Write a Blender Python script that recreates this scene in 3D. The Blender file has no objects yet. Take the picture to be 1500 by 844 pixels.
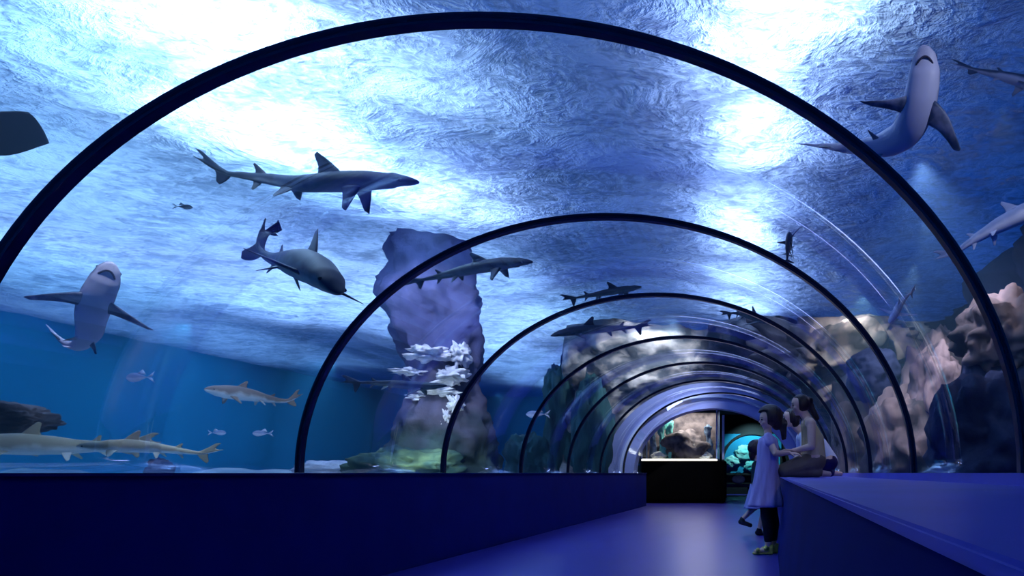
import bpy, bmesh, math, random
from mathutils import Vector, Matrix, noise
random.seed(7)
S = bpy.context.scene
C = bpy.data.collections.new('aquarium'); S.collection.children.link(C)
PI = math.pi
F = 1020.0; VX = 1129.0; VY = 693.0; EYE = 0.8
def P(px, py, Y): return Vector(((px-VX)*Y/F, Y, EYE-(py-VY)*Y/F))

# ------------------------------------------------------------------ render settings
S.view_settings.view_transform = 'Standard'; S.view_settings.look = 'None'
S.view_settings.gamma = 1.0; S.view_settings.exposure = 0.0
S.view_settings.use_curve_mapping = False
S.cycles.use_denoising = True
S.cycles.max_bounces = 10; S.cycles.diffuse_bounces = 4; S.cycles.glossy_bounces = 4
S.cycles.transparent_max_bounces = 32; S.cycles.sample_clamp_indirect = 4.0
S.cycles.caustics_reflective = False; S.cycles.caustics_refractive = False

# ------------------------------------------------------------------ helpers
def tag(o, label=None, cat=None, group=None, kind=None):
    if label: o['label'] = label
    if cat: o['category'] = cat
    if group: o['group'] = group
    if kind: o['kind'] = kind
    return o
def empty(name, loc, label=None, cat=None, group=None):
    o = bpy.data.objects.new(name, None); C.objects.link(o); o.location = loc
    o.empty_display_size = .1
    return tag(o, label, cat, group)
def obj(name, bm, m, parent=None, smooth=False):
    me = bpy.data.meshes.new(name)
    bmesh.ops.recalc_face_normals(bm, faces=bm.faces)
    if smooth:
        for f in bm.faces: f.smooth = True
    bm.to_mesh(me); bm.free()
    o = bpy.data.objects.new(name, me); C.objects.link(o)
    for mm in (m if isinstance(m, (list, tuple)) else [m]): me.materials.append(mm)
    if parent:
        o.parent = parent; o.matrix_parent_inverse = Matrix.Translation(-parent.location)
    return o
def box(bm, x0, x1, y0, y1, z0, z1, bev=0):
    b = bmesh.new()
    vs = [b.verts.new((x, y, z)) for x in (x0, x1) for y in (y0, y1) for z in (z0, z1)]
    for q in ((0,1,3,2),(4,6,7,5),(0,4,5,1),(2,3,7,6),(0,2,6,4),(1,5,7,3)): b.faces.new([vs[i] for i in q])
    if bev: bmesh.ops.bevel(b, geom=b.edges[:], offset=bev, segments=2, affect='EDGES')
    merge(bm, b)
def merge(bm, b):
    me = bpy.data.meshes.new('tmp'); b.to_mesh(me); b.free(); bm.from_mesh(me); bpy.data.meshes.remove(me)
def newbox(*a, **k):
    bm = bmesh.new(); box(bm, *a, **k); return bm
def prism(bm, poly, y0, y1):
    a = [bm.verts.new((p[0], y0, p[1])) for p in poly]; b = [bm.verts.new((p[0], y1, p[1])) for p in poly]
    n = len(poly); bm.faces.new(a); bm.faces.new(b[::-1])
    for i in range(n): bm.faces.new((a[i], b[i], b[(i+1)%n], a[(i+1)%n]))
def cyl(bm, p, q, r0, r1=None, seg=12):
    r1 = r0 if r1 is None else r1
    p, q = Vector(p), Vector(q); d = (q-p); L = d.length
    if L < 1e-6: return
    M = Matrix.Translation((p+q)/2) @ d.to_track_quat('Z', 'Y').to_matrix().to_4x4()
    bmesh.ops.create_cone(bm, cap_ends=True, segments=seg, radius1=r0, radius2=r1, depth=L, matrix=M)
def ball(bm, c, r, sc=(1,1,1), sub=2, rot=None):
    M = Matrix.Translation(c)
    if rot is not None: M = M @ rot.to_4x4()
    bmesh.ops.create_icosphere(bm, subdivisions=sub, radius=r, matrix=M @ Matrix.Diagonal((*sc, 1)))
def capsule(bm, p, q, r0, r1):
    cyl(bm, p, q, r0, r1, 16); ball(bm, Vector(p), r0, sub=3); ball(bm, Vector(q), r1, sub=3)
def fbm(v, o=4): return noise.fractal(v, 1.0, 2.0, o)

# ------------------------------------------------------------------ materials
def mat(name):
    m = bpy.data.materials.new(name); m.use_nodes = True; nt = m.node_tree; nt.nodes.clear()
    out = nt.nodes.new('ShaderNodeOutputMaterial'); return m, nt, out
def N(nt, t, **kw):
    n = nt.nodes.new(t)
    for k, v in kw.items():
        if k in n.inputs: n.inputs[k].default_value = v
        else: setattr(n, k, v)
    return n
def rgba(c): return (*c, 1)
def principled(name, col, rough=.5, metal=0, col2=None, nscale=5, bump=0, bdist=.02, spec=.5, stretch=(1,1,1), ramp=(.35,.65)):
    m, nt, out = mat(name)
    p = N(nt, 'ShaderNodeBsdfPrincipled', Roughness=rough, Metallic=metal)
    p.inputs['Specular IOR Level'].default_value = spec
    tc = N(nt, 'ShaderNodeTexCoord'); mp = N(nt, 'ShaderNodeMapping'); mp.inputs['Scale'].default_value = stretch
    nt.links.new(tc.outputs['Object'], mp.inputs[0])
    nz = N(nt, 'ShaderNodeTexNoise', Scale=nscale, Detail=5.0); nt.links.new(mp.outputs[0], nz.inputs['Vector'])
    cr = N(nt, 'ShaderNodeValToRGB'); nt.links.new(nz.outputs['Fac'], cr.inputs[0])
    c2 = col2 or tuple(min(1, x*1.12) for x in col)
    cr.color_ramp.elements[0].color = rgba(col); cr.color_ramp.elements[0].position = ramp[0]
    cr.color_ramp.elements[1].color = rgba(c2); cr.color_ramp.elements[1].position = ramp[1]
    nt.links.new(cr.outputs[0], p.inputs['Base Color'])
    if bump:
        b = N(nt, 'ShaderNodeBump', Strength=bump, Distance=bdist); nt.links.new(nz.outputs['Fac'], b.inputs['Height'])
        nt.links.new(b.outputs[0], p.inputs['Normal'])
    nt.links.new(p.outputs[0], out.inputs[0]); return m
def emission(name, col, st):
    m, nt, out = mat(name); e = N(nt, 'ShaderNodeEmission', Color=rgba(col), Strength=st)
    nz = N(nt, 'ShaderNodeTexNoise', Scale=3.0); mr = N(nt, 'ShaderNodeMapRange'); mr.inputs['To Min'].default_value = st*.85; mr.inputs['To Max'].default_value = st*1.15
    nt.links.new(nz.outputs['Fac'], mr.inputs[0]); nt.links.new(mr.outputs[0], e.inputs['Strength'])
    nt.links.new(e.outputs[0], out.inputs[0]); return m

def glass_mat(name, tint, gloss=.06, rough=.03, bump=.15):
    m, nt, out = mat(name)
    t = N(nt, 'ShaderNodeBsdfTransparent', Color=rgba(tint)); g = N(nt, 'ShaderNodeBsdfGlossy', Roughness=rough)
    g.inputs['Color'].default_value = (.75,.85,1,1)
    fr = N(nt, 'ShaderNodeLayerWeight', Blend=.22); mx = N(nt, 'ShaderNodeMixShader')
    ml = N(nt, 'ShaderNodeMath', operation='MULTIPLY'); ml.inputs[1].default_value = gloss/.06*.28
    ml.use_clamp = True
    nz = N(nt, 'ShaderNodeTexNoise', Scale=1.2, Detail=1.0); bp = N(nt, 'ShaderNodeBump', Strength=bump, Distance=.05)
    nt.links.new(nz.outputs['Fac'], bp.inputs['Height']); nt.links.new(bp.outputs[0], g.inputs['Normal'])
    nt.links.new(fr.outputs['Fresnel'], ml.inputs[0]); nt.links.new(ml.outputs[0], mx.inputs[0])
    nt.links.new(t.outputs[0], mx.inputs[1]); nt.links.new(g.outputs[0], mx.inputs[2]); nt.links.new(mx.outputs[0], out.inputs[0])
    return m

def water_surface_mat():
    m, nt, out = mat('water_surface'); L = nt.links.new
    tc = N(nt, 'ShaderNodeTexCoord'); mp = N(nt, 'ShaderNodeMapping'); mp.inputs['Rotation'].default_value = (0,0,.35); mp.inputs['Scale'].default_value = (1,1.25,1)
    L(tc.outputs['Object'], mp.inputs[0])
    n1 = N(nt, 'ShaderNodeTexNoise', Scale=1.5, Detail=6.0, Roughness=.62, Distortion=.9); L(mp.outputs[0], n1.inputs['Vector'])
    n2 = N(nt, 'ShaderNodeTexNoise', Scale=6.5, Detail=3.0, Roughness=.6, Distortion=1.2); L(mp.outputs[0], n2.inputs['Vector'])
    n3 = N(nt, 'ShaderNodeTexNoise', Scale=.45, Detail=2.0, Distortion=1.0); L(mp.outputs[0], n3.inputs['Vector'])
    a = N(nt, 'ShaderNodeMath', operation='MULTIPLY_ADD'); a.inputs[1].default_value = .22
    L(n2.outputs['Fac'], a.inputs[0]); L(n1.outputs['Fac'], a.inputs[2])
    bp = N(nt, 'ShaderNodeBump', Strength=1.0, Distance=.5); L(a.outputs[0], bp.inputs['Height'])
    bp2 = N(nt, 'ShaderNodeBump', Strength=.7, Distance=.12); L(a.outputs[0], bp2.inputs['Height'])
    tr = N(nt, 'ShaderNodeBsdfTranslucent', Color=(.47,.67,.95,1)); L(bp.outputs[0], tr.inputs['Normal'])
    gl = N(nt, 'ShaderNodeBsdfGlossy', Roughness=.12); gl.inputs['Color'].default_value = (.55,.75,1,1); L(bp2.outputs[0], gl.inputs['Normal'])
    s0 = N(nt, 'ShaderNodeMath', operation='MULTIPLY_ADD'); s0.inputs[1].default_value = .5; L(n3.outputs['Fac'], s0.inputs[0]); L(n2.outputs['Fac'], s0.inputs[2])
    s = N(nt, 'ShaderNodeMath', operation='ADD'); L(s0.outputs[0], s.inputs[0]); L(n1.outputs['Fac'], s.inputs[1])
    mr = N(nt, 'ShaderNodeMapRange'); mr.inputs['From Min'].default_value = 1.12; mr.inputs['From Max'].default_value = 1.45
    mr.inputs['To Min'].default_value = .08; mr.inputs['To Max'].default_value = .64
    L(s.outputs[0], mr.inputs[0])
    mx = N(nt, 'ShaderNodeMixShader'); L(mr.outputs[0], mx.inputs[0]); L(tr.outputs[0], mx.inputs[1]); L(gl.outputs[0], mx.inputs[2])
    L(mx.outputs[0], out.inputs[0]); return m

def water_volume_mat():
    m, nt, out = mat('clear_blue_water')
    t = N(nt, 'ShaderNodeBsdfTransparent', Color=(1,1,1,1)); nt.links.new(t.outputs[0], out.inputs['Surface'])
    v = N(nt, 'ShaderNodeVolumeAbsorption', Color=(.22,.60,.93,1), Density=.08); sc = N(nt, 'ShaderNodeVolumeScatter', Color=(.30,.64,1,1), Density=.045, Anisotropy=.3); ad = N(nt, 'ShaderNodeAddShader')
    nt.links.new(v.outputs[0], ad.inputs[0]); nt.links.new(sc.outputs[0], ad.inputs[1]); nt.links.new(ad.outputs[0], out.inputs['Volume'])
    return m

def shark_mat(name, back, belly, lo=-.02, hi=.03):
    m, nt, out = mat(name); L = nt.links.new
    at = N(nt, 'ShaderNodeAttribute'); at.attribute_name = 'height'
    tc = N(nt, 'ShaderNodeTexCoord'); nz = N(nt, 'ShaderNodeTexNoise', Scale=9.0, Detail=4.0); L(tc.outputs['Object'], nz.inputs['Vector'])
    ad = N(nt, 'ShaderNodeMath', operation='MULTIPLY_ADD'); ad.inputs[1].default_value = .5; L(nz.outputs['Fac'], ad.inputs[0]); L(at.outputs['Fac'], ad.inputs[2])
    cr = N(nt, 'ShaderNodeValToRGB'); L(ad.outputs[0], cr.inputs[0])
    cr.color_ramp.elements[0].position = .52; cr.color_ramp.elements[0].color = rgba(belly)
    cr.color_ramp.elements[1].position = .72; cr.color_ramp.elements[1].color = rgba(back)
    p = N(nt, 'ShaderNodeBsdfPrincipled', Roughness=.5); L(cr.outputs[0], p.inputs['Base Color']); L(p.outputs[0], out.inputs[0])
    return m

M = {}
M['navy'] = principled('navy_painted_panel', (.001,.009,.135), .7, col2=(.0015,.011,.16), nscale=2, spec=.06)
M['ledge'] = principled('blue_ledge_lit_tone', (.10,.10,.60), .35, col2=(.12,.12,.68), nscale=3)  # lighter than the navy panels: light from above put into the ledge colour
M['floor'] = principled('blue_vinyl_floor', (.035,.030,.30), .30, col2=(.05,.045,.37), nscale=1.3, spec=.3, stretch=(1,.25,1))
M['rib'] = principled('dark_navy_steel', (.004,.006,.035), .28, .2, spec=.6)
M['portal'] = principled('blue_violet_plaster', (.22,.28,.66), .6, col2=(.27,.33,.74), nscale=2)
M['seal'] = principled('portal_joint', (.42,.5,.75), .5)
M['acrylic'] = glass_mat('acrylic', (.95,.975,1))
M['glass'] = glass_mat('tank_glass', (.96,.99,1), .05, .02, .02)
M['surface'] = water_surface_mat(); M['water'] = water_volume_mat()
M['tankwall'] = principled('blue_tank_wall', (.004,.25,.50), .8, col2=(.006,.30,.58), nscale=.35)
M['dark'] = principled('dark_hall_surface', (.004,.006,.012), .8)
M['hall'] = principled('hall_ceiling_blue', (.01,.02,.06), .9)
M['sand'] = principled('pale_sand', (.35,.45,.5), .9, col2=(.55,.62,.62), nscale=2, bump=.4)
M['rock'] = principled('tan_rock', (.05,.045,.05), .85, col2=(.42,.30,.27), nscale=1.7, bump=1, bdist=.12, stretch=(1,1,.45), ramp=(.38,.66))
M['rock2'] = principled('pale_lit_rock', (.10,.11,.14), .85, col2=(.75,.68,.66), nscale=1.9, bump=1, bdist=.15, ramp=(.45,.62), stretch=(.7,.7,1.3))
M['rock3'] = principled('pinkish_rock', (.12,.09,.10), .85, col2=(.58,.42,.40), nscale=1.9, bump=1, bdist=.12, ramp=(.40,.64), stretch=(1,1,.6))
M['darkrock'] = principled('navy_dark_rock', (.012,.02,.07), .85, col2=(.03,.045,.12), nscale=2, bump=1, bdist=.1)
M['algae'] = principled('algae_rock', (.012,.05,.06), .9, col2=(.10,.17,.10), nscale=2.2, bump=1, bdist=.12, ramp=(.4,.62))
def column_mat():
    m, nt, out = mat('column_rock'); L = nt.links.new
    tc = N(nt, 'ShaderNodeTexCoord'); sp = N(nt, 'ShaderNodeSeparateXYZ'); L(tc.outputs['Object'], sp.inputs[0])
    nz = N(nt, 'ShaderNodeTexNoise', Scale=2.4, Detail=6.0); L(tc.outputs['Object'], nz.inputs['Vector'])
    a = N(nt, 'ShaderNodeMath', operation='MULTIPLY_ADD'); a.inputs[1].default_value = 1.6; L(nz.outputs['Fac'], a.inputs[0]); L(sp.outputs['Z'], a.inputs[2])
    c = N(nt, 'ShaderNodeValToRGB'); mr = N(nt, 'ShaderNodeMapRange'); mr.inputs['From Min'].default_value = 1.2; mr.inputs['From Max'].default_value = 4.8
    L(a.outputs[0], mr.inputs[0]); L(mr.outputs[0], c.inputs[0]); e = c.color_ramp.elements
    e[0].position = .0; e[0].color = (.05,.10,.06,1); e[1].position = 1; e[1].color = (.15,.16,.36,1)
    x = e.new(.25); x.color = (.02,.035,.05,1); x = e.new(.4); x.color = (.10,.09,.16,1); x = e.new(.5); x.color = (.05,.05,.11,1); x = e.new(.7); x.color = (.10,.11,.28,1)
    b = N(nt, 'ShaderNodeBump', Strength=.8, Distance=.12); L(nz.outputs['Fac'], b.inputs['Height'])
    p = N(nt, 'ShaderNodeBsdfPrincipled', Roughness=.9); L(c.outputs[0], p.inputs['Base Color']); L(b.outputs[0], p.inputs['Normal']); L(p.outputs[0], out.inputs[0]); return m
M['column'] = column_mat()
M['teal'] = principled('dark_teal_rock', (.006,.035,.05), .9, col2=(.02,.10,.11), nscale=2.5, bump=1, bdist=.1, stretch=(1.6,1.6,.5))
M['pale_white'] = principled('white_stone_and_highlight', (.62,.64,.78), .8, col2=(.85,.86,.95), nscale=9, bump=.8, bdist=.03)  # white stones, and the highlights on the rock column
M['black'] = principled('black_cabinet', (.0015,.0015,.002), .8, spec=.05)
M['stone'] = principled('tank_stone', (.05,.04,.05), .9, col2=(.24,.19,.19), nscale=4, bump=.8, bdist=.05)
M['coralw'] = principled('pale_coral', (.75,.72,.66), .8, col2=(.9,.86,.8), nscale=12, bump=.5)
M['coralt'] = principled('teal_coral', (.10,.42,.40), .8, col2=(.2,.6,.52), nscale=8, bump=.5)
M['coralb'] = principled('blue_grey_coral', (.10,.16,.26), .8, col2=(.2,.28,.4), nscale=8, bump=.5)
M['led'] = emission('lit_strip', (1,.93,.75), 3.0)
M['turq'] = principled('turquoise_rock', (.05,.42,.46), .8, col2=(.5,.9,.9), nscale=1.6, bump=.6, bdist=.1)
M['navystool'] = principled('navy_upholstery', (.01,.02,.14), .7)
M['whitecloth'] = principled('pale_upholstery', (.5,.52,.72), .7)
M['skin'] = principled('skin', (.78,.47,.36), .5, col2=(.82,.52,.4), nscale=12)
M['hair'] = principled('dark_brown_hair', (.018,.009,.010), .45, col2=(.04,.02,.018), nscale=20, stretch=(3,3,.6), bump=.5, bdist=.01)
M['lav'] = principled('lavender_cotton', (.36,.30,.62), .8, col2=(.50,.43,.78), nscale=6, stretch=(3,3,.5), bump=.5, bdist=.02)
M['tanv'] = principled('tan_vest_cloth', (.66,.46,.24), .85, col2=(.75,.54,.3), nscale=6, bump=.4, bdist=.01)
M['white'] = principled('white_shirt', (.72,.72,.86), .8, nscale=6, bump=.3)
M['jeans'] = principled('dark_purple_trousers', (.03,.02,.09), .85, nscale=8)
M['teeshirt'] = principled('dark_green_top', (.010,.03,.03), .85, nscale=8)
M['skirt'] = principled('pale_blue_skirt', (.26,.27,.56), .8, nscale=6, stretch=(3,3,.5), bump=.4)
M['tights'] = principled('dark_leggings', (.02,.017,.02), .8)
M['sandal'] = principled('yellow_sandal', (.55,.45,.10), .6)
M['olive'] = principled('olive_tan_trousers', (.16,.11,.08), .85, col2=(.22,.16,.11), nscale=6)
M['shoe'] = principled('black_shoe', (.006,.006,.02), .5)
M['eye'] = principled('dark_eye', (.005,.005,.006), .15)
M['lips'] = principled('lips', (.45,.12,.11), .5)
M['shark'] = shark_mat('slate_shark_skin', (.010,.020,.045), (.10,.15,.20))
M['sharktan'] = shark_mat('tan_backed_shark_skin', (.30,.20,.16), (.92,.90,.88))
M['sharkpale'] = shark_mat('pale_olive_shark_skin', (.38,.36,.26), (.72,.80,.78))
M['sharkbelly'] = shark_mat('grey_shark_skin_white_belly', (.05,.07,.14), (.55,.55,.75))
M['sharkwhite'] = shark_mat('silvery_shark_skin', (.35,.40,.62), (.85,.85,1.0))
M['mouth'] = principled('mouth_slit', (.03,.02,.05), .6)

# ------------------------------------------------------------------ camera
cam = bpy.data.cameras.new('camera'); co = bpy.data.objects.new('camera', cam); C.objects.link(co)
co.location = (0,0,EYE); co.rotation_euler = (PI/2,0,0)
cam.sensor_width = 36; cam.lens = F/1500*36; cam.shift_x = (750-VX)/1500; cam.shift_y = (VY-422)/1500
cam.clip_start = .02; cam.clip_end = 200
S.camera = co

# ------------------------------------------------------------------ tunnel
CX = -1.075; HW = 2.0; HH = 1.665; BZ = EYE; YE = 16.9
def arc(cx, w, h, bz, n=64, a0=0, a1=PI): return [(cx+w*math.cos(a0+(a1-a0)*i/n), bz+h*math.sin(a0+(a1-a0)*i/n)) for i in range(n+1)]
def arch_band(bm, cx, w0, h0, w1, h1, bz, y0, y1, n=72, drop=0):
    A = arc(cx, w0, h0, bz, n); B = arc(cx, w1, h1, bz, n)
    if drop:
        A = [(A[0][0], bz-drop)] + A + [(A[-1][0], bz-drop)]; B = [(B[0][0], bz-drop)] + B + [(B[-1][0], bz-drop)]
    rows = [[bm.verts.new((x, y, z)) for x, z in L] for L, y in ((A,y0),(B,y0),(B,y1),(A,y1))]
    for k in range(4):
        r, s = rows[k], rows[(k+1)%4]
        for i in range(len(A)-1): bm.faces.new((r[i], r[i+1], s[i+1], s[i]))
    bm.faces.new([r[0] for r in rows]); bm.faces.new([r[-1] for r in rows][::-1])

bm = newbox(-4.0, 3.0, -1.5, 26.5, -.1, 0.0); tag(obj('floor', bm, M['floor']), kind='structure')
# left parapet, from floor to eye height
bm = newbox(-3.22, -3.02, -1.2, 16.9, 0, .785, bev=.004); box(bm, -3.24, -3.0, -1.2, 16.9, .785, .80, bev=.003)
tag(obj('wall_left', bm, M['navy']), kind='structure')
# right parapet with a broad ledge on top
bm = bmesh.new(); prism(bm, [(.07,0),(.15,.735),(1.02,.735),(1.02,0)], -1.2, 16.9)
tag(obj('wall_right', bm, M['navy']), kind='structure')
bm = newbox(.132, .96, -1.2, 16.9, .735, .752, bev=.004); box(bm, .93, 1.02, -1.2, 16.9, .735, .80, bev=.004)
tag(obj('trim_1', bm, M['ledge']), kind='structure')

ribY = [2.58, 4.56, 6.56, 8.6, 10.6, 12.6, 14.6]
ords = ['widest arch rib, nearest in view, crossing the whole picture', 'second arch rib from the front, thin and dark against pale water',
        'third arch rib from the front, standing just before the girl', 'fourth arch rib from the front, half lost against blue water on its left foot',
        'fifth arch rib from the front, faint over the teal rocks', 'sixth arch rib from the front, second to last before the portal',
        'farthest and smallest arch rib, right in front of the lit portal']
for y, lb in zip(ribY, ords):
    bm = bmesh.new(); arch_band(bm, CX, HW-.006, HH-.006, HW+.03, HH+.03, BZ+.001, y-.022, y+.022)
    bmesh.ops.bevel(bm, geom=[e for e in bm.edges if e.calc_face_angle(0) > 1.2], offset=.005, segments=2, affect='EDGES')
    o = obj('arch_rib', bm, M['rib'], smooth=False); tag(o, lb, 'arch rib', 'steel arch ribs of the tunnel')
edges = [-1.2] + ribY + [YE]
for i in range(len(edges)-1):
    y0, y1 = edges[i]+.022, edges[i+1]-.022
    bm = bmesh.new(); arch_band(bm, CX, HW+.004, HH+.004, HW+.022, HH+.022, BZ+.001, y0, y1)
    o = obj('window_%d' % (i+1), bm, M['acrylic'], smooth=True); tag(o, kind='structure')

# portal: two stepped arches of plaster round the exit
PCX = -1.42
bm = bmesh.new(); arch_band(bm, PCX, 2.22, 1.86, 2.62, 2.2, .8, 16.92, 17.2, drop=.8)
arch_band(bm, PCX, 1.93, 1.58, 2.22, 1.86, .8, 17.02, 17.5, drop=.8)
tag(obj('wall_end', bm, M['portal']), kind='structure')
bm = bmesh.new(); arch_band(bm, PCX, 2.20, 1.84, 2.25, 1.89, .8, 16.89, 17.0)
tag(obj('trim_2', bm, M['seal']), kind='structure')
bm = newbox(-4.1, -3.30, 16.95, 18.3, 0, .80, bev=.004); tag(obj('wall_left_far', bm, M['navy']), kind='structure')
# dark hall beyond the portal
bm = newbox(-4.86, 4, 26.3, 26.5, 0, 4.0); box(bm, -4.86, -4.7, 17.5, 26.3, 0, 4.0); box(bm, 3.8, 4, 17.5, 26.5, 0, 4)
box(bm, -4.86, -3.9, 17.4, 17.5, 0, 4.0); box(bm, 1.1, 4, 17.4, 17.5, 0, 4.0)
tag(obj('wall_back', bm, M['dark']), kind='structure')
bm = newbox(-4.69, 3.79, 17.51, 26.29, 3.0, 3.1); tag(obj('ceiling', bm, M['dark']), kind='structure')

# ------------------------------------------------------------------ tank shell
WS = 4.3
bm = bmesh.new(); bmesh.ops.create_grid(bm, x_segments=150, y_segments=200, size=1)
for v in bm.verts:
    x = -5.6 + v.co.x*11.6; y = 15 + v.co.y*18
    v.co = Vector((x, y, WS + .035*fbm(Vector((x*.8, y*.8, 0)))))
tag(obj('water_surface', bm, M['surface'], smooth=True), 'rippling water surface lit in patches above the tunnel', 'water', kind='stuff')
bm = bmesh.new()
notch = [(p[0], p[1]) for p in arc(CX, HW+.03, HH+.03, BZ, 64, PI, 0)]
prism(bm, [(-16.5,-.15),(CX-HW-.16,-.15),(CX-HW-.16,BZ)] + notch + [(CX+HW+.11,BZ),(CX+HW+.11,-.15),(5.9,-.15),(5.9,4.22),(-16.5,4.22)], -2, 16.88)
prism(bm, [(-16.5,-.15),(-4.98,-.15),(-4.98,4.22),(-16.5,4.22)], 16.9, 31.9)
tag(obj('tank_water', bm, M['water']), 'clear blue water filling the tank around the tunnel', 'water', kind='stuff')
bm = newbox(-17, -16.6, -3, 32.4, -.3, 4.6); tag(obj('wall_tank_left', bm, M['tankwall']), kind='structure')
bm = newbox(-17, -4.5, 32, 32.4, -.3, 4.6); tag(obj('wall_tank_far', bm, M['tankwall']), kind='structure')
bm = newbox(-4.95, -4.87, 17.0, 32.2, -.3, 4.6); tag(obj('wall_tank_inner', bm, M['teal']), kind='structure')
# sandy bed, with low mounds
bm = bmesh.new(); bmesh.ops.create_grid(bm, x_segments=90, y_segments=130, size=1)
for v in bm.verts:
    x = -9.85 + v.co.x*6.6; y = 14.5 + v.co.y*17.5
    if y > 16.7: x = min(x, -5.0)
    far = max(0, min(1, (-3.9-x)/3))
    v.co = Vector((x, y, .25 + far*(.28 + .42*abs(fbm(Vector((x*.35, y*.35, 3)))))))
tag(obj('sand_bed', bm, M['sand'], smooth=True), 'pale sandy tank bed left of the tunnel', 'sand', kind='stuff')

# ------------------------------------------------------------------ rocks
def rock(name, c, r, sc, m, label, seed=0, amp=.35, freq=1.2, sub=5, group=None, lim=None):
    bm = bmesh.new(); bmesh.ops.create_icosphere(bm, subdivisions=sub, radius=1)
    for v in bm.verts:
        d = v.co.normalized(); n = fbm(d*freq*1.5 + Vector((seed*7.1, seed*3.3, 0)), 5)
        n2 = abs(fbm(d*freq*4 + Vector((0, seed*2.3, seed)), 3))
        q = d*(1+amp*n-amp*.35*n2)
        p = Vector((q.x*r*sc[0], q.y*r*sc[1], q.z*r*sc[2])) + Vector(c)
        if lim and p.x < lim(p): p.x = lim(p)
        p.z = min(p.z, 4.2)
        v.co = p
    return tag(obj(name, bm, m, smooth=True), label, 'rock', group)
# tank end rock face around the portal
bm = bmesh.new(); nr, na = 34, 110; rows = []
for k in range(nr+1):
    t = k/nr; row = []
    for i in range(na+1):
        a = PI*i/na; ca, sa = math.cos(a), math.sin(a)
        p0 = Vector((PCX+2.64*ca, 0, .8+2.22*sa)); R = 9
        s = min((7.5-PCX if ca > 0 else 3.35)/max(abs(ca), 1e-4), 3.48/max(sa, 1e-4)); s = max(s, 2.7)
        p1 = Vector((PCX+s*ca, 0, .8+s*sa)); p = p0.lerp(p1, t)
        d = .9*(fbm(Vector((p.x*.9, p.z*.9, 1.7)), 5)+.25) + .35*math.sin(min(1, t*3)*PI/2)
        row.append(bm.verts.new((p.x, 17.15 - max(-.05, d)*min(1, t*6+.05) - .9*max(0, t-.2)*(1 if ca > 0 else .3), min(p.z, 4.28))))
    rows.append(row)
for k in range(nr):
    for i in range(na): bm.faces.new((rows[k][i], rows[k][i+1], rows[k+1][i+1], rows[k+1][i]))
for row in rows[-1:]:
    pass
tag(obj('rock_face', bm, M['rock2'], smooth=True), 'pale craggy rock face arching over the lit portal at the tunnel end', 'rock')
# right side rock wall
bm = bmesh.new(); nu, nv = 150, 50; rows = []
for i in range(nu+1):
    y = -1+18.2*i/nu; row = []
    for j in range(nv+1):
        z = -.1+4.35*j/nv
        d = 1.2*fbm(Vector((y*.45, z*.7, 9.1)), 5) + .5*abs(fbm(Vector((y*1.3, z*.9, 4)), 3))
        row.append(bm.verts.new((max(2.2, 4.3 - .05*y + d*.9 - .45*(1-z/4.3)), y, z)))
    rows.append(row)
for i in range(nu):
    for j in range(nv): bm.faces.new((rows[i][j], rows[i+1][j], rows[i+1][j+1], rows[i][j+1]))
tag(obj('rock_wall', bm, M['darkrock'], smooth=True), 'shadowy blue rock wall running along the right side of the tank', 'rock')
def lim_r(p): return 1.12
rock('boulder', P(1372,575,9.6), .52, (.7,1.0,1.15), M['rock3'], 'pinkish white lit boulder behind the acrylic right of the third rib', 1, .25, lim=lim_r)
rock('boulder', P(1345,650,10.0), .8, (1.0,1.2,1.2), M['rock'], 'tall brown rock under the pinkish white lit boulder', 2, .25, lim=lim_r)
rock('boulder', P(1278,552,12.0), .52, (.9,1.0,.95), M['darkrock'], 'round navy dark reflection, built as a boulder above the pale block', 3, .18, lim=lim_r)  # dark reflection in the acrylic, given shape as a boulder
rock('boulder', P(1262,640,12.6), .75, (.85,1,1.6), M['rock'], 'tan block of rock behind the right foot of the third rib', 4, lim=lim_r)
rock('boulder', P(1306,640,11.4), .42, (.7,1,1.7), M['pale_white'], 'lavender white streaked rock between the two brown rocks', 5, .2, lim=lim_r)
rock('boulder', P(1480,500,7.6), .62, (.9,1.3,.8), M['rock'], 'brown jutting rock at the right edge beyond the first rib', 6, lim=lim_r)
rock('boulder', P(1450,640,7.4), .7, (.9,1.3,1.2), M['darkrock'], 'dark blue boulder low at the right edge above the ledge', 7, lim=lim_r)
rock('boulder', P(1220,520,15.2), 1.1, (1.5,.8,.9), M['rock'], 'yellowish brown rock mass right above the woman', 8, .6, lim=lambda p: -9)
rock('boulder', P(1390,600,10.6), .8, (.9,1.2,1.5), M['rock'], 'dark brown rock behind the pinkish white lit boulder', 9, lim=lim_r)
# dark teal rocks left of the portal, covering part of the pale face
def lim_l(p): return -99
rock('boulder', (-4.9,16.7,1.9), .95, (.45,1.0,2.0), M['teal'], 'tallest dark teal rock, farthest up the rock face left of the portal', 11)
rock('boulder', (-4.05,15.9,1.6), .8, (.55,.8,1.75), M['teal'], 'dark teal rock hard against the left foot of the lit portal', 13)
rock('boulder', (-5.5,15.8,.8), .7, (.8,1.0,1.2), M['teal'], 'lower teal rock standing left of the tall teal one', 12)
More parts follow.
